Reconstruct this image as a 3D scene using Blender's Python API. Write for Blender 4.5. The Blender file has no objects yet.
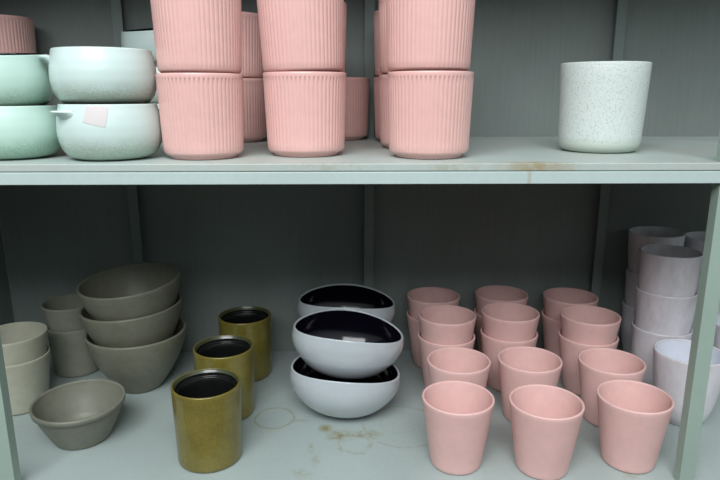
import bpy, bmesh, math, random
from mathutils import Vector, Matrix
random.seed(4)
PI = math.pi
C = bpy.context.scene.collection
SHELF_LOW = 0.50                     # height of the lower board above the floor (m)
CAM_Z = SHELF_LOW + 0.6109
SHELF_TOP = CAM_Z - 0.0955
EPS = 0.0004

# ------------------------------------------------------------------ materials
def s2l(c):
    return tuple(((v/255)/12.92 if v/255 <= 0.04045 else ((v/255+0.055)/1.055)**2.4) for v in c) + (1.0,)

class NT:
    def __init__(self, name):
        self.m = bpy.data.materials.new(name); self.m.use_nodes = True
        self.t = self.m.node_tree; self.b = self.t.nodes['Principled BSDF']
    def n(self, kind, **kw):
        o = self.t.nodes.new(kind)
        for k, v in kw.items():
            if k.startswith('i_'): o.inputs[k[2:].replace('_', ' ')].default_value = v
            else: setattr(o, k, v)
        return o
    def l(self, a, b): self.t.links.new(a, b)
    def math(self, op, a, b=None, clamp=False):
        o = self.t.nodes.new('ShaderNodeMath'); o.operation = op; o.use_clamp = clamp
        for i, v in enumerate((a, b)):
            if v is None: continue
            if isinstance(v, (int, float)): o.inputs[i].default_value = v
            else: self.l(v, o.inputs[i])
        return o.outputs[0]
    def mix(self, fac, a, b):
        o = self.t.nodes.new('ShaderNodeMix'); o.data_type = 'RGBA'
        for sock, v in ((o.inputs[0], fac), (o.inputs[6], a), (o.inputs[7], b)):
            if isinstance(v, (int, float, tuple)): sock.default_value = v
            else: self.l(v, sock)
        return o.outputs[2]
    def ramp(self, fac, stops):
        o = self.t.nodes.new('ShaderNodeValToRGB')
        e = o.color_ramp.elements
        while len(e) < len(stops): e.new(0.5)
        for k, (p, col) in enumerate(stops): e[k].position = p; e[k].color = col
        self.l(fac, o.inputs[0]); return o.outputs[0]
    def obj(self): return self.n('ShaderNodeTexCoord').outputs['Object']
    def noise(self, vec, scale, detail=3, rough=0.5):
        o = self.n('ShaderNodeTexNoise'); self.l(vec, o.inputs['Vector'])
        o.inputs['Scale'].default_value = scale; o.inputs['Detail'].default_value = detail
        o.inputs['Roughness'].default_value = rough
        return o.outputs['Fac']
    def bump(self, h, strength, dist=0.001):
        o = self.n('ShaderNodeBump'); o.inputs['Strength'].default_value = strength
        o.inputs['Distance'].default_value = dist
        self.l(h, o.inputs['Height']); self.l(o.outputs[0], self.b.inputs['Normal'])

def W(v): return (v, v, v, 1.0)

def glaze(name, rgb, rough, var=0.05, scale=40, spec=0.5, coat=0.0, coat_rough=0.1, metal=0.0, bump=0.08):
    k = NT(name); v = k.obj()
    n = k.noise(v, scale, 4, 0.6)
    base = s2l(rgb)
    lo = tuple(c*(1-var) for c in base[:3]) + (1,); hi = tuple(min(1, c*(1+var)) for c in base[:3]) + (1,)
    k.l(k.ramp(n, [(0.3, lo), (0.7, hi)]), k.b.inputs['Base Color'])
    k.b.inputs['Roughness'].default_value = rough
    k.b.inputs['Specular IOR Level'].default_value = spec
    k.b.inputs['Coat Weight'].default_value = coat
    k.b.inputs['Coat Roughness'].default_value = coat_rough
    k.b.inputs['Metallic'].default_value = metal
    if bump: k.bump(k.noise(v, 350, 2), bump, 0.0006)
    return k.m

M = {}
M['pink_rib'] = glaze('pink_ribbed_glaze', (224, 179, 173), 0.36, 0.03, 60, 0.5, 0.4, 0.14)
M['pink'] = glaze('pink_matte_clay', (219, 180, 175), 0.55, 0.04, 50, 0.4)
M['taupe'] = glaze('taupe_stoneware', (116, 117, 102), 0.42, 0.10, 60, 0.45, bump=0.15)
M['taupe_warm'] = glaze('warm_taupe_stoneware', (117, 118, 105), 0.45, 0.08, 60, 0.45, bump=0.15)
M['greige'] = glaze('greige_stoneware', (166, 167, 150), 0.55, 0.07, 45, 0.4, bump=0.15)
M['sage'] = glaze('sage_grey_stoneware', (136, 138, 124), 0.55, 0.07, 45, 0.4, bump=0.15)
M['black'] = glaze('black_gloss_glaze', (10, 9, 18), 0.12, 0.1, 30, 0.4, 0.1, 0.06)
M['white_gloss'] = glaze('white_gloss_glaze', (180, 188, 193), 0.14, 0.03, 25, 0.5, 0.6, 0.08)
M['dark_lining'] = glaze('dark_green_black_lining', (18, 20, 19), 0.22, 0.2, 60, 0.4, 0.1, 0.15)
M['gold_rim'] = glaze('olive_green_rim_glaze', (62, 66, 44), 0.3, 0.15, 60, 0.5, 0.4, 0.15)
M['bluewhite'] = glaze('bluish_white_interior_glaze', (222, 226, 236), 0.3, 0.03, 60, 0.5, 0.3, 0.2)
M['sticker'] = glaze('pale_pink_paper_sticker', (206, 200, 199), 0.6, 0.02, 60, bump=0)

k = NT('olive_gold_glaze'); v = k.obj()
n = k.math('ADD', k.math('MULTIPLY', k.noise(v, 260, 4, 0.7), 0.6), k.math('MULTIPLY', k.noise(v, 22, 3, 0.6), 0.4))
k.l(k.ramp(n, [(0.36, s2l((102, 93, 36))), (0.52, s2l((116, 106, 44))), (0.68, s2l((130, 119, 54)))]), k.b.inputs['Base Color'])
k.b.inputs['Roughness'].default_value = 0.34; k.b.inputs['Metallic'].default_value = 0.15
k.b.inputs['Coat Weight'].default_value = 0.5; k.b.inputs['Coat Roughness'].default_value = 0.12
k.bump(k.noise(v, 400, 3), 0.15, 0.0005); M['gold'] = k.m

k = NT('speckled_pale_stoneware'); v = k.obj()
vor = k.n('ShaderNodeTexVoronoi'); k.l(v, vor.inputs['Vector']); vor.inputs['Scale'].default_value = 620
sep = k.n('ShaderNodeSeparateXYZ'); k.l(vor.outputs['Color'], sep.inputs[0])
dot = k.math('LESS_THAN', vor.outputs['Distance'], 0.33)
rare = k.math('GREATER_THAN', sep.outputs[0], 0.74)
vor2 = k.n('ShaderNodeTexVoronoi'); k.l(v, vor2.inputs['Vector']); vor2.inputs['Scale'].default_value = 950
s2 = k.n('ShaderNodeSeparateXYZ'); k.l(vor2.outputs['Color'], s2.inputs[0])
fine = k.math('MULTIPLY', k.math('LESS_THAN', vor2.outputs['Distance'], 0.4), k.math('GREATER_THAN', s2.outputs[1], 0.6))
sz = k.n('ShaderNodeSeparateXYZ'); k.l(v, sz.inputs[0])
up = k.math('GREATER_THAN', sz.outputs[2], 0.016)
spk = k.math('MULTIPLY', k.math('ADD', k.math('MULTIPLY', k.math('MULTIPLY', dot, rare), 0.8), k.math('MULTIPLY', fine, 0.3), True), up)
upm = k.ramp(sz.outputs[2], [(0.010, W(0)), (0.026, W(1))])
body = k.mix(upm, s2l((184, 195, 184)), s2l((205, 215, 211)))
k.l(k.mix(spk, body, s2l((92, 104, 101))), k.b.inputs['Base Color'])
k.b.inputs['Roughness'].default_value = 0.5; M['speckle'] = k.m

def casserole_mat(name, top, mid, low, dark):
    k = NT(name); v = k.obj()
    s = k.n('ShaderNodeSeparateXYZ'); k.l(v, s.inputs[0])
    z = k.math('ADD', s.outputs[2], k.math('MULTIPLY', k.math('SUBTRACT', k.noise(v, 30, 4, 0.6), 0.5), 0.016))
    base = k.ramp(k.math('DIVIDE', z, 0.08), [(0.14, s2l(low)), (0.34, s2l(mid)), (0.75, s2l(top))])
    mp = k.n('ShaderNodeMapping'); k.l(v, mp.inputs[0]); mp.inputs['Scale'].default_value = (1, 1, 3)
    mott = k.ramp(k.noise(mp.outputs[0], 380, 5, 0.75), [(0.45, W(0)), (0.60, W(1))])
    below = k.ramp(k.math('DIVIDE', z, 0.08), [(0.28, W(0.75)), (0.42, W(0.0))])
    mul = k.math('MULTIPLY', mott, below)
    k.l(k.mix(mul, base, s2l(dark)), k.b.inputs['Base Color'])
    k.b.inputs['Roughness'].default_value = 0.32
    k.b.inputs['Coat Weight'].default_value = 0.3; k.b.inputs['Coat Roughness'].default_value = 0.2
    w = k.n('ShaderNodeTexWave'); w.bands_direction = 'Z'; k.l(v, w.inputs[0]); w.inputs['Scale'].default_value = 22
    w.inputs['Distortion'].default_value = 1.2; w.inputs['Detail'].default_value = 2
    k.bump(w.outputs['Fac'], 0.12, 0.0008)
    return k.m
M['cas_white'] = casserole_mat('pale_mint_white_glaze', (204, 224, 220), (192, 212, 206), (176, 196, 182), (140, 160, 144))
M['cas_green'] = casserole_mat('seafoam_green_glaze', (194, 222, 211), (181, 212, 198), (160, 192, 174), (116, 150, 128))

k = NT('grey_white_wash_stoneware'); v = k.obj()
mp = k.n('ShaderNodeMapping'); k.l(v, mp.inputs[0]); mp.inputs['Scale'].default_value = (1, 1, 0.45)
k.l(k.ramp(k.noise(mp.outputs[0], 38, 5, 0.65), [(0.3, s2l((198, 194, 199))), (0.7, s2l((222, 220, 225)))]), k.b.inputs['Base Color'])
k.b.inputs['Roughness'].default_value = 0.33; k.b.inputs['Coat Weight'].default_value = 0.3
k.b.inputs['Coat Roughness'].default_value = 0.15; k.bump(k.noise(v, 300, 2), 0.1, 0.0005); M['wash'] = k.m

def paint(name, rgb, stains=None, rough=0.5, var=0.05, dust=None):
    k = NT(name); v = k.obj(); base = s2l(rgb)
    n = k.math('ADD', k.math('MULTIPLY', k.noise(v, 9, 5, 0.6), 0.65), k.math('MULTIPLY', k.noise(v, 120, 3, 0.6), 0.35))
    lo = tuple(c*(1-var) for c in base[:3]) + (1,); hi = tuple(min(1, c*(1+var)) for c in base[:3]) + (1,)
    col = k.ramp(n, [(0.35, lo), (0.65, hi)])
    if dust:
        dn = k.ramp(k.noise(v, 6, 5, 0.7), [(0.42, W(0)), (0.7, W(0.6))]); col = k.mix(dn, col, s2l(dust))
    if stains: col = stains(k, v, col)
    k.l(col, k.b.inputs['Base Color']); k.b.inputs['Roughness'].default_value = rough
    k.bump(k.noise(v, 180, 3), 0.12, 0.0008)
    return k.m

def ring_mask(k, v, cx, cy, r, w, strength, sx=1.0, sy=1.0, lump=0.012, thr=(0.38, 0.62), seed=0.0):
    """A dried ring or blotch of brown water stain on a board (board's own coordinates)."""
    mp = k.n('ShaderNodeMapping'); k.l(v, mp.inputs[0])
    mp.inputs['Location'].default_value = (-cx*sx, -cy*sy, seed); mp.inputs['Scale'].default_value = (sx, sy, 0.0)
    nz = k.n('ShaderNodeTexNoise'); k.l(v, nz.inputs['Vector']); nz.inputs['Scale'].default_value = 30; nz.inputs['Detail'].default_value = 4
    off = k.n('ShaderNodeVectorMath'); off.operation = 'MULTIPLY_ADD'
    k.l(nz.outputs['Color'], off.inputs[0]); off.inputs[1].default_value = (lump*2, lump*2, 0); off.inputs[2].default_value = (-lump, -lump, -seed)
    add = k.n('ShaderNodeVectorMath'); add.operation = 'ADD'; k.l(mp.outputs[0], add.inputs[0]); k.l(off.outputs[0], add.inputs[1])
    ln = k.n('ShaderNodeVectorMath'); ln.operation = 'LENGTH'; k.l(add.outputs[0], ln.inputs[0])
    d = k.math('ABSOLUTE', k.math('SUBTRACT', ln.outputs['Value'], r))
    m = k.math('SUBTRACT', 1.0, k.math('DIVIDE', d, w), True)
    patch = k.ramp(k.noise(v, 34 + seed*7, 4, 0.7), [(thr[0], W(0)), (thr[1], W(1))])
    return k.math('MULTIPLY', k.math('MULTIPLY', m, patch), strength)

def apply_stains(masks, colour):
    def f(k, v, col):
        tot = None
        for a in masks:
            m = ring_mask(k, v, **a)
            tot = m if tot is None else k.math('MAXIMUM', tot, m)
        return k.mix(tot, col, s2l(colour))
    return f
low_stains = apply_stains([
    dict(cx=-.146, cy=1.077, r=.038, w=.0035, strength=.55, lump=.006, thr=(.2, .5), seed=1),
    dict(cx=-.100, cy=1.066, r=.0, w=.022, strength=.5, sx=.8, sy=2.4, lump=.010, thr=(.35, .6), seed=2),
    dict(cx=-.046, cy=1.037, r=.0, w=.017, strength=1.0, lump=.009, thr=(.2, .45), seed=3),
    dict(cx=-.018, cy=1.014, r=.0, w=.026, strength=1.0, sx=.8, lump=.016, thr=(.38, .55), seed=4),
    dict(cx=.026, cy=1.016, r=.0, w=.026, strength=.95, sx=.6, sy=1.6, lump=.016, thr=(.38, .58), seed=5),
    dict(cx=.006, cy=.985, r=.030, w=.005, strength=.5, lump=.014, thr=(.42, .6), seed=6),
    dict(cx=.098, cy=1.045, r=.072, w=.004, strength=.42, lump=.009, thr=(.38, .56), seed=7),
    dict(cx=.094, cy=1.055, r=.036, w=.003, strength=.22, lump=.004, thr=(.38, .6), seed=8),
    dict(cx=-.070, cy=.972, r=.0, w=.018, strength=.55, sx=2.6, sy=.8, lump=.012, thr=(.35, .6), seed=9),
    dict(cx=-.060, cy=.935, r=.0, w=.018, strength=.6, sx=1.7, sy=.8, lump=.012, thr=(.35, .6), seed=10),
    dict(cx=-.080, cy=.898, r=.0, w=.020, strength=.5, sx=1.0, sy=1.0, lump=.014, thr=(.40, .6), seed=11),
    dict(cx=.46, cy=.885, r=.0, w=.02, strength=.5, lump=.012, thr=(.4, .6), seed=3),
], (128, 117, 66))
top_stains = apply_stains([
    dict(cx=.262, cy=.852, r=.0, w=.042, strength=.9, sx=.60, sy=1.3, lump=.016, thr=(.30, .52), seed=4),
    dict(cx=.150, cy=.858, r=.0, w=.03, strength=.45, sx=.5, sy=1.2, lump=.016, thr=(.42, .6), seed=5),
    dict(cx=-.025, cy=.860, r=.0, w=.03, strength=.5, sx=.4, sy=1.2, lump=.016, thr=(.45, .62), seed=6),
    dict(cx=.47, cy=1.0, r=.0, w=.012, strength=.8, lump=.006, thr=(.3, .5), seed=7),
], (146, 130, 90))
rail_stains = apply_stains([
    dict(cx=.2525, cy=.8535, r=.0, w=.0045, strength=.5, lump=.002, thr=(.2, .4), seed=3),
], (150, 132, 92))
M['board_low'] = paint('grey_green_shelf_paint_stained', (158, 171, 168), low_stains, 0.45, 0.05)
M['board_top'] = paint('pale_grey_green_shelf_paint', (168, 181, 177), top_stains, 0.5, 0.05, (172, 170, 160))
M['board_plain'] = paint('plain_shelf_paint', (165, 180, 177), None, 0.5, 0.05)
M['rail'] = paint('pale_blue_green_rail_paint', (176, 193, 190), rail_stains, 0.4, 0.05)
M['post'] = paint('sage_green_post_paint', (146, 166, 155), None, 0.45, 0.05)
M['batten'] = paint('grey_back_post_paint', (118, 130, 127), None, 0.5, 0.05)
k = NT('grey_green_back_panel'); v = k.obj()
mp = k.n('ShaderNodeMapping'); k.l(v, mp.inputs[0]); mp.inputs['Scale'].default_value = (1, 1, 0.04)
n = k.math('ADD', k.math('MULTIPLY', k.noise(mp.outputs[0], 170, 4, 0.7), 0.5), k.math('MULTIPLY', k.noise(v, 4, 4, 0.6), 0.5))
k.l(k.ramp(n, [(0.3, s2l((114, 123, 120))), (0.7, s2l((130, 140, 136)))]), k.b.inputs['Base Color'])
k.b.inputs['Roughness'].default_value = 0.6; k.bump(k.noise(mp.outputs[0], 170, 3), 0.15, 0.0008); M['panel'] = k.m
k = NT('shop_concrete_floor'); v = k.obj()
k.l(k.ramp(k.noise(v, 5, 6, 0.65), [(0.3, s2l((78, 77, 73))), (0.7, s2l((104, 102, 97)))]), k.b.inputs['Base Color'])
k.b.inputs['Roughness'].default_value = 0.7; M['floor'] = k.m

# ------------------------------------------------------------------ object helpers
def link_mesh(name, bm, mat, parent=None, smooth=True, loc=None):
    me = bpy.data.meshes.new(name)
    bmesh.ops.recalc_face_normals(bm, faces=bm.faces)
    bm.to_mesh(me); bm.free()
    if smooth:
        for p in me.polygons: p.use_smooth = True
    me.materials.append(mat)
    o = bpy.data.objects.new(name, me); C.objects.link(o)
    if parent: o.parent = parent
    if loc: o.location = loc
    return o
def tag(o, label=None, cat=None, group=None):
    if label: o['label'] = label
    if cat: o['category'] = cat
    if group: o['group'] = group
    return o
def thing(name, loc=(0, 0, 0)):
    o = bpy.data.objects.new(name, None); o.empty_display_size = 0.03; C.objects.link(o); o.location = loc
    return o
def dup(o, parent=None):
    c = o.copy(); C.objects.link(c)
    if parent: c.parent = parent
    for ch in o.children: dup(ch, c)
    return c
def put(o, x, y, z, rx=0, ry=0, rz=0, s=1.0):
    o.location = (x, y, z); o.rotation_euler = (math.radians(rx), math.radians(ry), math.radians(rz)); o.scale = (s, s, s)
    return o

def smooth_profile(pts, sub=4):
    """Catmull-Rom through (r, z) points."""
    out = []
    P = [pts[0]] + list(pts) + [pts[-1]]
    for i in range(1, len(P)-2):
        for j in range(sub):
            t = j/sub; r = []
            for a in (0, 1):
                p0, p1, p2, p3 = P[i-1][a], P[i][a], P[i+1][a], P[i+2][a]
                r.append(0.5*((2*p1)+(-p0+p2)*t+(2*p0-5*p1+4*p2-p3)*t*t+(-p0+3*p1-3*p2+p3)*t**3))
            out.append(tuple(r))
    out.append(pts[-1]); return out
def lip(r_out, z_top, r_in, n=6, rr=None):
    """half round between the outer and the inner wall, its crown at z_top"""
    c = (r_out+r_in)/2; a = (r_out-r_in)/2; b = rr or a
    return [(c+a*math.cos(t), z_top-b+b*math.sin(t)) for t in [PI*i/n for i in range(n+1)]]
def lathe(profile, seg=72, rfun=None, zfun=None):
    """profile starts and/or ends at r=0 to close the surface"""
    bm = bmesh.new(); rows = []
    for i, (r, z) in enumerate(profile):
        if r < 1e-6: rows.append([bm.verts.new((0, 0, z))]); continue
        row = []
        for j in range(seg):
            a = 2*PI*j/seg; q = rfun(i, r, z, a) if rfun else r
            x, y = q*math.cos(a), q*math.sin(a)
            row.append(bm.verts.new(zfun(x, y, z) if zfun else (x, y, z)))
        rows.append(row)
    for A, B in zip(rows, rows[1:]):
        for j in range(seg):
            k2 = (j+1) % seg
            if len(A) == 1 and len(B) == 1: continue
            if len(A) == 1: bm.faces.new((A[0], B[j], B[k2]))
            elif len(B) == 1: bm.faces.new((A[j], A[k2], B[0]))
            else: bm.faces.new((A[j], A[k2], B[k2], B[j]))
    return bm
def box(bm, x0, x1, y0, y1, z0, z1, bevel=0.0):
    t = bmesh.new()
    vs = [t.verts.new((x, y, z)) for x in (x0, x1) for y in (y0, y1) for z in (z0, z1)]
    for f in ((0,1,3,2),(4,6,7,5),(0,4,5,1),(2,3,7,6),(0,2,6,4),(1,5,7,3)): t.faces.new([vs[i] for i in f])
    if bevel: bmesh.ops.bevel(t, geom=list(t.edges), offset=bevel, segments=2, affect='EDGES', profile=0.5)
    me = bpy.data.meshes.new('tmp'); t.to_mesh(me); t.free(); bm.from_mesh(me); bpy.data.meshes.remove(me)
    return bm

# ------------------------------------------------------------------ the shelving unit
wall_y = 1.394
XL, XR = -0.80, 1.05
fl = bmesh.new(); box(fl, -3.5, 3.5, -2.5, 1.48, -0.05, 0)
o = link_mesh('floor', fl, M['floor'], smooth=False); o['kind'] = 'structure'
wl = bmesh.new(); box(wl, -3.5, 3.5, 1.42, 1.48, 0, 2.6)
o = link_mesh('wall_back', wl, M['floor'], smooth=False); o['kind'] = 'structure'

unit = thing('shelving_unit', (0, 0, 0))
tag(unit, 'grey-green painted metal shelving unit with stained boards and angle-iron posts holding all the pots', 'shelves')
def part(name, bm, mat, smooth=False): return link_mesh(name, bm, mat, unit, smooth)
UP = SHELF_TOP + 0.515
part('shelf_board', box(bmesh.new(), XL, XR, .855, wall_y, SHELF_LOW-.0105, SHELF_LOW, .0012), M['board_low'])
part('shelf_board', box(bmesh.new(), XL, XR, .855, wall_y, SHELF_TOP-.0105, SHELF_TOP, .0012), M['board_top'])
part('shelf_board', box(bmesh.new(), XL, XR, .855, wall_y, UP-.0105, UP, .0012), M['board_plain'])  # unseen board added above, its height set to shade the upper bay
for z in (SHELF_LOW, SHELF_TOP, UP):
    r = bmesh.new(); box(r, XL, XR, .8535, .8565, z-.0285, z-.0118, .0006); box(r, XL, XR, .8565, .876, z-.0135, z-.0112)
    part('front_rail', r, M['rail'])
part('back_panel', box(bmesh.new(), XL, XR, wall_y, wall_y+.008, 0.02, UP+.2), M['panel'])
part('added_shade_panel', box(bmesh.new(), XL-.0085, XL-.0005, .862, wall_y, 0, UP+.2), M['panel'])  # closed end panel added to keep light off the left of the bays
def post(x, sgn, z1):
    """angle iron: face plate towards the front, flange running back at its inner edge; sgn=+1 opens to the right"""
    b = bmesh.new()
    box(b, min(x, x+sgn*.0235), max(x, x+sgn*.0235), .858, .8605, 0, z1, .0004)
    box(b, min(x, x+sgn*.0025), max(x, x+sgn*.0025), .8605, .8765, 0, z1)
    return part('front_post', b, M['post'])
post(.5268, 1, UP+.2); post(-.5268, -1, UP+.2)
def back_post(x0, web):
    b = bmesh.new(); x1 = x0+.0215
    box(b, x0, x1, 1.366, 1.369, 0.02, UP+.2, .0004)
    wx = x0 if web < 0 else x1-.003
    box(b, wx, wx+.003, 1.369, wall_y-.0005, 0.02, UP+.2)
    return part('back_post', b, M['batten'])
back_post(-.4955, -1); back_post(.0335, 1); back_post(.5680, 1)

# ------------------------------------------------------------------ pot shapes
def ribbed_pot():
    R, rb, h = .0645, .0602, .1258
    nr = 60
    prof = [(0, 0), (rb-.0115, 0), (rb-.0092, .0006), (rb-.0080, .0034), (rb-.0068, .0046), (rb-.0020, .0068), (rb-.0003, .0092)]
    flute0 = len(prof)
    for i in range(13):
        t = i/12; z = .0105 + (h-.0078-.0105)*t
        prof.append((rb+.0002+(R-.0006-rb)*t, z))
    flute1 = len(prof)
    prof += [(R-.0001, h-.0072), (R, h-.0055)] + lip(R, h, R-.0042, 6) + [(R-.0048, h-.02), (rb-.0060, .014), (rb-.012, .0065), (0, .006)]
    def rf(i, r, z, a):
        if flute0 <= i < flute1:
            amp = .00095*min(1, (i-flute0+.35)/1.2)*(1.2 if i == flute1-1 else 1)
            w = abs(math.cos(a*nr/2))           # rounded staves with narrow grooves between
            return r + .0004 - amp*(1-w**0.6)
        return r
    return lathe(prof, nr*8, rf)
def cup(R, rb, h, t, foot=.004, seg=80, curve=None, inner_floor=.006):
    out = curve or [(rb, foot), (rb+(R-rb)*.33, h*.33), (rb+(R-rb)*.66, h*.66), (R, h-t*.5)]
    prof = [(0, 0), (out[0][0]-foot*.9, 0), (out[0][0]-foot*.25, foot*.3)] + smooth_profile(out, 4)[:-1]
    prof += lip(R, h, R-t, 8)
    inn = [(r-t, z) for r, z in smooth_profile(out, 3)[:-1] if z > inner_floor+.003][::-1]
    prof += inn[1:] + [(inn[-1][0]-.004, inner_floor+.001), (0, inner_floor)]
    return lathe(prof, seg)

# ---- ribbed pink pots on the upper board
rib = link_mesh('ribbed_pot', ribbed_pot(), M['pink_rib'])
fresh = {'rib': rib}
def use(key):
    p = fresh[key]
    if not p.get('_used'):
        p['_used'] = 1; return p
    return dup(p)
def finish(o): 
    if '_used' in o: del o['_used']
T = SHELF_TOP + EPS
SB = .1206
ribs = [  # x, y, level, rz, tilt_y, label
 (-.2220, .950, 0, 3, 0, 'ribbed pink pot at the front beside the mint casseroles, bottom of its stack'),
 (-.2205, .950, 1, 20, 0, 'ribbed pink pot at the front beside the mint casseroles, upper one of its stack'),
 (-.0684, .989, 0, 1, 0, 'ribbed pink pot in the middle front stack, bottom one'),
 (-.0700, .989, 1, 14, -1.5, 'ribbed pink pot on top of the middle front stack, leaning slightly left'),
 (.1228, .955, 0, 2, 0, 'ribbed pink pot at the bottom of the right-hand front stack, nearest the speckled pot'),
 (.1195, .958, 1, 31, .5, 'ribbed pink pot on top of the right-hand front stack, nearest the speckled pot'),
 (-.2275, 1.268, 0, 5, 0, 'shaded ribbed pink pot in the gap behind the left and middle front stacks, lower one'),
 (-.2273, 1.269, 1, 12, 1.2, 'shaded ribbed pink pot in the gap behind the left and middle front stacks, upper one'),
 (-.0690, 1.150, 0, 7, 0, 'ribbed pink pot standing hidden right behind the middle front stack, lower one'),
 (-.0690, 1.150, 1, 22, 0, 'ribbed pink pot just peeping out behind the upper pot of the middle front stack'),
 (-.0215, 1.322, 0, 9, 0, 'single ribbed pink pot against the back panel beside the middle back post'),
 (.1165, 1.108, 0, 4, 0, 'ribbed pink pot second from the front in the right-hand row, lower one'),
 (.1165, 1.108, 1, 17, 0, 'ribbed pink pot second from the front in the right-hand row, upper one'),
 (.1140, 1.268, 0, 8, 0, 'ribbed pink pot third from the front in the right-hand row, lower one'),
 (.1140, 1.268, 1, 28, 0, 'ribbed pink pot third from the front in the right-hand row, upper one'),
 (-.7060, 1.318, 0, 6, 0, 'ribbed pink pot hidden behind the green casseroles at the far left, lower one'),
 (-.7060, 1.318, 1, 19, 0, 'dusky ribbed pink pot at the far left edge behind the green casseroles'),
]
for x, y, lv, rz, ty, lab in ribs:
    o = use('rib'); k_ = .976 if x < -.15 else 1.0
    put(o, x, y, T + lv*SB*k_, 0, ty, rz, (1.02 if lv else 1.0)*k_)
    tag(o, lab, 'pot', 'ribbed pink pots on the upper shelf')
finish(rib)
# ---- speckled pot
def speckled():
    R, rb, h, t = .0702, .0655, .1431, .004
    prof = [(0, 0), (rb-.015, 0), (rb-.011, .0008), (rb-.005, .0045), (rb-.0012, .0100), (rb+.0002, .0165)]
    for i in range(1, 7): prof.append((rb+.0002+(R-rb)*i/6, .0165+(h-.0185)*i/6))
    prof = prof[:-1] + lip(R, h, R-t, 8) + [(rb-.004, .02), (rb-.012, .009), (0, .008)]
    return lathe(prof, 96)
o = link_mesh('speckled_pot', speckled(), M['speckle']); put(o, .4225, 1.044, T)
tag(o, 'pale grey-green speckled pot standing alone at the right of the upper shelf', 'pot')

# ---- casseroles with lug handles
H = .0800; STEP = .0757
cas_out = [(.0500, .0012), (.0605, .0058), (.0685, .0160), (.0726, .0300), (.0735, .0440), (.0718, .0610), (.0685, .0778)]
cas_curve = smooth_profile(cas_out, 4)
def body_r(z):
    for (r0, z0), (r1, z1) in zip(cas_curve, cas_curve[1:]):
        if z0 <= z <= z1: return r0+(r1-r0)*(z-z0)/(z1-z0)
    return .07
def cas_outer():
    prof = [(0, .0004), (.042, 0)] + cas_curve[:-1] + lip(.0685, H, .0648, 8)[:5]
    return lathe(prof, 84)
def cas_inner():
    l = lip(.0685, H, .0648, 8)[4:]
    prof = l + [(r-.0042, z) for r, z in cas_curve[:-1] if z > .009][::-1] + [(.055, .0075), (0, .006)]
    return lathe(prof, 84)
def lug():
    """thin flat tab, level on top, thickening into the wall underneath; points along +X from the wall"""
    bm = bmesh.new(); zt = .0700; n = 14; top = []; bot = []
    r0 = .0690
    prof = []
    for i in range(n+1):
        u = -1+2*i/n; hw = .0235*u
        out = .0185*(1-abs(u)**2.6)
        prof.append((u, hw, out))
    cols = 6
    gt, gb = [], []
    for u, hw, out in prof:
        base = math.sqrt(max(r0*r0-hw*hw, 0))-.001
        rt, rbm = [], []
        for j in range(cols+1):
            s = j/cols
            x = base+(out+.001)*s
            rt.append(bm.verts.new((x, hw*(1-.12*s), zt+.0012*s*s)))
            th = .0026+.0125*(1-s)**1.6*(1-.5*u*u)
            rbm.append(bm.verts.new((x, hw*(1-.12*s), zt+.0012*s*s-th)))
        gt.append(rt); gb.append(rbm)
    for i in range(n):
        for j in range(cols):
            bm.faces.new((gt[i][j], gt[i+1][j], gt[i+1][j+1], gt[i][j+1]))
            bm.faces.new((gb[i][j], gb[i][j+1], gb[i+1][j+1], gb[i+1][j]))
        bm.faces.new((gt[i][cols], gt[i+1][cols], gb[i+1][cols], gb[i][cols]))
        bm.faces.new((gt[i][0], gb[i][0], gb[i+1][0], gt[i+1][0]))
    for i in (0, n):
        for j in range(cols):
            bm.faces.new((gt[i][j], gt[i][j+1], gb[i][j+1], gb[i][j]))
    return bm
def make_casserole(mat, ang):
    t = thing('casserole_dish')
    link_mesh('body', cas_outer(), mat, t)
    i = link_mesh('interior', cas_inner(), M['black'], t); i['label'] = 'dark glazed interior'
    h0 = link_mesh('handle', lug(), mat, t); h0.rotation_euler.z = math.radians(ang)
    h1 = h0.copy(); C.objects.link(h1); h1.parent = t; h1.rotation_euler.z = math.radians(ang+180)
    return t
def cas_set(src, ang, ang2=None):
    c = dup(src)
    hs = [ch for ch in c.children if ch.name.startswith('handle')]
    for q, hnd in enumerate(hs): hnd.rotation_euler.z = math.radians((ang, ang+180 if ang2 is None else ang2)[q])
    return c
G = 'lug-handled casserole dishes on the upper shelf'
cw = make_casserole(M['cas_white'], 234)
put(cw, -.3560, .9375, T); tag(cw, 'pale mint casserole with a pinkish sticker, bottom of the stack beside the pink pots', 'casserole', G)
c2 = cas_set(cw, 188, 27); put(c2, -.3590, .9400, T+STEP+.0006); tag(c2, 'pale mint casserole resting on the one with the sticker, handles to both sides', 'casserole', G)
cg = make_casserole(M['cas_green'], 212)
put(cg, -.5100, .9500, T, 0, 0, 0, .965); tag(cg, 'seafoam green casserole at the left edge, bottom of its stack', 'casserole', G)
c3 = cas_set(cg, 214); put(c3, -.5145, .9500, T+STEP*.965+.0006, 4.8, 0.6, 0, .965); tag(c3, 'seafoam green casserole at the left edge, upper one, dark inside just visible', 'casserole', G)
for q, lab in enumerate(('pale casserole at the back, lowest of three behind the sticker casserole', 'pale casserole at the back, middle of three behind the sticker casserole', 'pale mint casserole peeping over the front stack near the left back post')):
    c = cas_set(cw, 150); put(c, -.3800, 1.300, T+.0695*q+(.0060 if q == 2 else 0), 8.5 if q == 2 else 0, -3.5 if q == 2 else 0, 0, .935)
    tag(c, lab, 'casserole', G)
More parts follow.
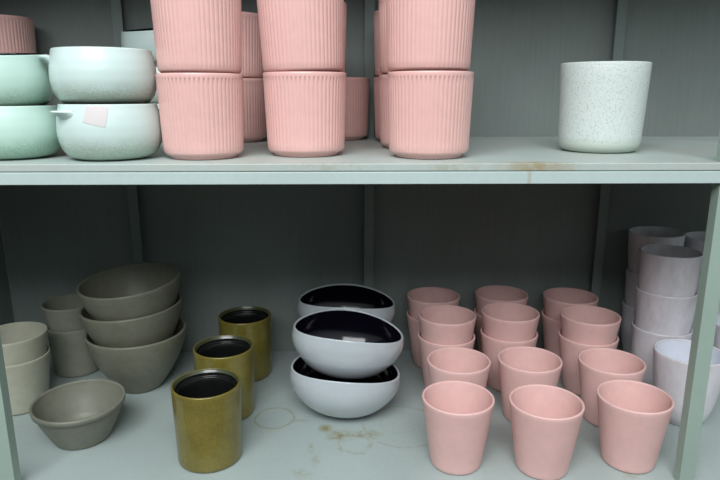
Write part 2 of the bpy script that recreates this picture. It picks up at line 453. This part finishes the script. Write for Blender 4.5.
# sticker on the lower front casserole: a curved paper patch lying on the glaze
def sticker():
    bm = bmesh.new(); n = 10; g = []
    a0 = math.radians(-69.5-14.5); cz = .0655; hw, hh = .0150, .0135; rot = math.radians(-14)
    for i in range(n+1):
        row = []
        for j in range(n+1):
            u = (-1+2*i/n)*hw; w = (-1+2*j/n)*hh
            uu = u*math.cos(rot)-w*math.sin(rot); ww = u*math.sin(rot)+w*math.cos(rot)
            z = min(cz+ww, .0775); r = body_r(z)+.0005; a = a0+uu/.071
            row.append(bm.verts.new((r*math.cos(a), r*math.sin(a), z)))
        g.append(row)
    fs = []
    for i in range(n):
        for j in range(n): fs.append(bm.faces.new((g[i][j], g[i+1][j], g[i+1][j+1], g[i][j+1])))
    return bm
st = link_mesh('sticker', sticker(), M['sticker'], cw); st['label'] = 'square pale pinkish paper sticker'

# ------------------------------------------------------------------ lower shelf
L = SHELF_LOW + EPS
# ---- plain pink pots
pink = link_mesh('tapered_pot', cup(.0598, .0428, .121, .0044, .004, 88), M['pink']); fresh['pink'] = pink
PG = 'tapered pink pots on the lower shelf'
ps = [
 (.1790, .9279, 0, 'pink tapered pot in the front row, left one nearest the bowls'),
 (.3210, .9112, 0, 'pink tapered pot in the middle of the front row'),
 (.4738, .9261, 0, 'pink tapered pot in the front row, right one next to the shelf post'),
 (.2053, 1.0731, 0, 'single pink tapered pot in the second row, left one'),
 (.3409, 1.0750, 0, 'single pink tapered pot in the middle of the second row'),
 (.4927, 1.0639, 0, 'single pink tapered pot in the second row, right, by the big whitish pot'),
 (.2010, 1.1975, 0, 'pink tapered pot in the third row, left stack, lower one'),
 (.2012, 1.1975, 1, 'pink tapered pot in the third row, left stack, upper one'),
 (.3360, 1.2120, 0, 'pink tapered pot in the third row, middle stack, lower one'),
 (.3364, 1.2115, 1, 'pink tapered pot in the third row, middle stack, upper one'),
 (.4967, 1.1915, 0, 'pink tapered pot in the third row, right stack, lower one'),
 (.4972, 1.1908, 1, 'pink tapered pot in the third row, right stack, upper one'),
 (.1895, 1.3240, 0, 'pink tapered pot in the back row, left stack by the dark bowls, lower one'),
 (.1898, 1.3235, 1, 'pink tapered pot in the back row, left stack by the dark bowls, upper one'),
 (.3470, 1.3335, 0, 'pink tapered pot in the back row, middle stack, lower one'),
 (.3473, 1.3332, 1, 'pink tapered pot in the back row, middle stack, upper one'),
 (.4988, 1.3142, 0, 'pink tapered pot in the back row, right stack, lower one'),
 (.4992, 1.3138, 1, 'pink tapered pot in the back row, right stack, upper one'),
]
for i, (x, y, lv, lab) in enumerate(ps):
    o = use('pink'); put(o, x, y, L+lv*.0444, 0, 0, 31*i); tag(o, lab, 'pot', PG)
finish(pink)

# ---- olive gold pots with dark lining
def gold_pot():
    t = thing('cylinder_pot')
    R, rb, h = .0573, .0538, .138
    ob = [(rb, .004), (rb+.0007, .03), (rb+.0018, .07), (R-.0006, .115), (R, h-.006)]
    prof = [(0, 0), (rb-.0045, 0), (rb-.001, .0012)] + smooth_profile(ob, 4)
    lp_ = lip(R, h, R-.0040, 8)
    link_mesh('body', lathe(prof[:-1] + lp_[:7], 84), M['gold'], t)
    rim = lp_[6:] + [(R-.0052, h-.0035), (R-.0066, h-.006)]
    r = link_mesh('rim', lathe(rim, 84), M['gold_rim'], t); r['label'] = 'dark green inner rim band'
    inn = [(R-.0066, h-.006), (R-.0070, h-.0115), (R-.0078, h-.0128), (R-.0098, h-.0130), (R-.0106, h-.0140), (R-.0112, h-.03), (rb-.0095, .02), (rb-.016, .009), (0, .008)]
    i = link_mesh('lining', lathe(inn, 84), M['dark_lining'], t); i['label'] = 'black glazed lining'
    return t
gp = gold_pot(); GG = 'olive-gold cylinder pots in a diagonal line'
for i, (x, y, lab) in enumerate(((-.2420, .9515, 'olive-gold glazed cylinder pot with black inside, nearest of the line'),
        (-.2430, 1.1050, 'olive-gold glazed cylinder pot with black inside, middle of the line'),
        (-.2305, 1.2760, 'olive-gold glazed cylinder pot with black inside, farthest back of the line'))):
    o = gp if i == 0 else dup(gp)
    put(o, x, y, L, 0, 0, 0); tag(o, lab, 'pot', GG)

# ---- white bowls with a wavy rim and black inside
BH = .0950
def wave(x, y, z):
    f = max(0, min(1, (z-.012)/(BH-.012)))**1.6
    yy = y*.80
    rr = (x*x+y*y)/(.0975**2)
    dz = f*(.0070*(yy/.085)**2 - .0060*(x/.1075)**2)
    return (x, yy, z+dz)
bo = [(.0300, .0008), (.0520, .0065), (.0750, .0190), (.0930, .0380), (.1035, .0560), (.1078, .0745), (.1062, BH-.0024)]
bcurve = smooth_profile(bo, 5)
def bowl_outer():
    return lathe([(0, .0004), (.018, 0)] + bcurve[:-1] + lip(.1062, BH, .1014, 8), 96, None, wave)
def bowl_inner():
    l = [(.1014, BH-.0025)]
    return lathe(l + [(r-.0048, z) for r, z in bcurve[:-1] if z > .012][::-1] + [(.045, .0085), (.02, .0055), (0, .005)], 96, None, wave)
bw = thing('wavy_bowl')
link_mesh('outer_shell', bowl_outer(), M['white_gloss'], bw)
i_ = link_mesh('interior', bowl_inner(), M['black'], bw); i_['label'] = 'glossy black interior'
BG = 'white bowls with black insides and wavy rims'
bl = [(-.0165, 1.100, 0, 0, 5.0, 0, 'white wavy-rimmed bowl with black inside, bottom of the front pair'),
      (-.0125, 1.104, .0803, 0, 6.5, 0, 'white wavy-rimmed bowl with black inside, top of the front pair, tipped to the right'),
      (-.0110, 1.279, 0, 0, 0, 0, 'white bowl hidden behind the front pair of bowls, supporting the shaded one'),
      (-.0110, 1.279, .0790, 0, 3, 0, 'shaded white bowl with black inside, at the back behind the front pair')]
for i, (x, y, z, rx, ry, rz, lab) in enumerate(bl):
    o = bw if i == 0 else dup(bw)
    put(o, x, y, L+z+(.0022 if i == 0 else 0), rx, ry, rz); tag(o, lab, 'bowl', BG)

# ---- tall taupe bowls, a stack of three
tc = [(.0458, .0040), (.0560, .0180), (.0710, .0420), (.0850, .0680), (.0950, .0950), (.1000, .1130), (.1017, .1240)]
tb = link_mesh('deep_bowl', cup(.1017, .0458, .127, .0062, .004, 96, tc), M['taupe'])
TG = 'deep taupe bowls in a stack of three'
for i, (x, y, z, rx, ry, lab) in enumerate(((-.4500, 1.2224, 0, 0, 0, 'deep taupe stoneware bowl, bottom of the stack of three'),
        (-.4495, 1.2245, .0565, -1.5, -2.5, 'deep taupe stoneware bowl, middle of the stack of three'),
        (-.4440, 1.2255, .1130, -3.0, -5.0, 'deep taupe stoneware bowl, top of the stack of three, inside visible'))):
    o = tb if i == 0 else dup(tb)
    put(o, x, y, L+z, rx, ry, 40*i); tag(o, lab, 'bowl', TG)
# ---- small flared taupe bowl
def flared():
    R, rb, h = .0795, .0480, .0744
    prof = [(0, 0), (rb-.005, 0), (rb-.001, .0012), (rb+.001, .004), (rb+.010, .0220), (rb+.0195, .0430), (R-.0052, h-.0135), (R-.0042, h-.0115), (R-.0012, h-.0100)]
    prof += lip(R, h, R-.0058, 8) + [(R-.0068, h-.010), (rb+.0135, .0430), (rb+.003, .0200), (rb-.004, .010), (rb-.015, .0066), (0, .006)]
    return lathe(prof, 96)
o = link_mesh('flared_bowl', flared(), M['taupe_warm']); put(o, -.4882, 1.0170, L, 1.5, 0, 0)
o.location.z = L + .0014
tag(o, 'small taupe flared bowl with banded rim, alone in front of the stacked bowls', 'bowl')

# ---- greige pots at the left
lp = link_mesh('straight_pot', cup(.0620, .0485, .110, .0038, .004, 80), M['greige'])
GRG = 'light greige pots at the left post'
for i, (x, y, z, lab) in enumerate(((-.6610, 1.1390, 0, 'light greige pot behind the left post, lower of two'), (-.6612, 1.1393, .0440, 'light greige pot behind the left post, upper of two'))):
    o = lp if i == 0 else dup(lp)
    put(o, x, y, L+z, 0, 0, 50*i); tag(o, lab, 'pot', GRG)
o = link_mesh('straight_pot', cup(.0560, .0510, .110, .0030, .004, 80), M['sage'])
put(o, -.6180, 1.3050, L); tag(o, 'sage-grey pot between the greige pots and the deep bowls, lower of two', 'pot', 'sage-grey pots behind the greige ones')
o = link_mesh('tapered_pot', cup(.0605, .0395, .105, .0042, .004, 80), M['sage'])
put(o, -.6190, 1.3050, L+.0560, 0, 0, 10); tag(o, 'sage-grey wider pot between the greige pots and the deep bowls, upper of two', 'pot', 'sage-grey pots behind the greige ones')

# ---- whitish washed pots at the right
wc = [(.0330, .0045), (.0420, .0160), (.0500, .0400), (.0560, .0720), (.0602, .1100), (.0617, .1380)]
w4 = thing('round_bottomed_pot')
link_mesh('body', cup(.0617, .033, .141, .0042, .004, 88, wc), M['wash'], w4)
inner = [(r-.0046, z) for r, z in smooth_profile(wc, 4) if z > .016][::-1]
inner[0] = (inner[0][0], .1375)
ii = link_mesh('interior', lathe(inner + [(.030, .0105), (0, .0085)], 88), M['bluewhite'], w4); ii['label'] = 'bluish-white glazed interior'
WG = 'whitish washed round-bottomed pots'
put(w4, .6360, 1.0580, L, 0, 0, 0); tag(w4, 'large whitish pot with bluish-white inside, half hidden by the right post', 'pot', WG)
w5 = dup(w4); put(w5, .8250, 1.1980, L, 0, 0, 40); tag(w5, 'whitish pot at the right edge of the picture beyond the right post', 'pot', WG)
ac = [(.0360, .0040), (.0440, .0150), (.0500, .0400), (.0545, .0760), (.0563, .1180), (.0582, .1380)]
wa = link_mesh('stacked_pot', cup(.0582, .036, .140, .0040, .004, 88, ac), M['wash'])
SG = 'whitish washed pots in tall stacks'
wl_ = [(.6490, 1.1900, 0, 0, 0, 'whitish washed pot in the tall stack left of the post, bottom one'),
      (.6494, 1.1896, .0805, 0, 0, 'whitish washed pot in the tall stack left of the post, middle one'),
      (.6488, 1.1892, .1610, 0, 0, 'whitish washed pot in the tall stack left of the post, top one'),
      (.6880, 1.3250, 0, 0, 0, 'shaded whitish pot in the back stack by the right back post, bottom one'),
      (.6882, 1.3252, .0800, 0, 0, 'shaded whitish pot in the back stack by the right back post, middle one'),
      (.6880, 1.3252, .1700, 0, 1.2, 'shaded whitish pot tipped right on top of stack by the right back post'),
      (.8180, 1.3300, 0, 0, 0, 'whitish pot in the rear corner stack past the right post, bottom one'),
      (.8180, 1.3300, .0780, 0, 0, 'whitish pot in the rear corner stack past the right post, middle one'),
      (.8180, 1.3300, .1560, 0, 0, 'whitish pot in the rear corner stack, top one, rim visible')]
for i, (x, y, z, rx, ry, lab) in enumerate(wl_):
    o = wa if i == 0 else dup(wa)
    put(o, x, y, L+z, rx, ry, 37*i); tag(o, lab, 'pot', SG)

# ------------------------------------------------------------------ light
w = bpy.data.worlds.new('daylight'); bpy.context.scene.world = w; w.use_nodes = True
nt = w.node_tree; bg = nt.nodes['Background']
tc_ = nt.nodes.new('ShaderNodeTexCoord'); sp = nt.nodes.new('ShaderNodeSeparateXYZ'); nt.links.new(tc_.outputs['Generated'], sp.inputs[0])
rp = nt.nodes.new('ShaderNodeValToRGB'); mr = nt.nodes.new('ShaderNodeMapRange')
nt.links.new(sp.outputs[2], mr.inputs['Value']); mr.inputs['From Min'].default_value = -1
nt.links.new(mr.outputs[0], rp.inputs[0])
e = rp.color_ramp.elements; e[0].position = 0.53; e[0].color = (.03, .032, .03, 1); e[1].position = .84; e[1].color = (.88, .96, 1.0, 1)
nt.links.new(rp.outputs[0], bg.inputs['Color'])
mx = nt.nodes.new('ShaderNodeMapRange'); nt.links.new(sp.outputs[0], mx.inputs['Value'])   # world strength raised towards the right, added to brighten that side
mx.inputs['From Min'].default_value = -.8; mx.inputs['From Max'].default_value = .8
mx.inputs['To Min'].default_value = .75; mx.inputs['To Max'].default_value = 1.3
nt.links.new(mx.outputs[0], bg.inputs['Strength'])
def area(name, loc, target, sx, sy, power, col):
    l = bpy.data.lights.new(name, 'AREA'); l.shape = 'RECTANGLE'; l.size = sx; l.size_y = sy; l.energy = power; l.color = col
    o = bpy.data.objects.new(name, l); C.objects.link(o); o.location = loc
    d = Vector(target)-Vector(loc); o.rotation_euler = d.to_track_quat('-Z', 'Y').to_euler()
    return o
area('skylight_daylight', (-.35, -1.15, 2.85), (0.15, .95, .7), 2.2, 1.4, 103, (.97, .985, 1.0))

# ------------------------------------------------------------------ camera
cam = bpy.data.cameras.new('camera'); co = bpy.data.objects.new('camera', cam); C.objects.link(co)
cam.sensor_width = 22.3; cam.lens = 614.08/720*22.3; cam.clip_start = .02
co.location = (0, 0, CAM_Z)
co.rotation_euler = (math.radians(90-13.458), math.radians(0), 0)
R1 = Matrix.Rotation(-.0174182, 4, 'Z')
co.matrix_world = Matrix.Translation((0, 0, CAM_Z)) @ R1 @ Matrix.Rotation(math.radians(90-13.458), 4, 'X')
cam.dof.use_dof = True; cam.dof.focus_distance = 0.98; cam.dof.aperture_fstop = 5.0
sc = bpy.context.scene
sc.camera = co
sc.view_settings.view_transform = 'Standard'; sc.view_settings.look = 'None'
sc.view_settings.gamma = 1; sc.view_settings.exposure = 0.0; sc.view_settings.use_curve_mapping = False
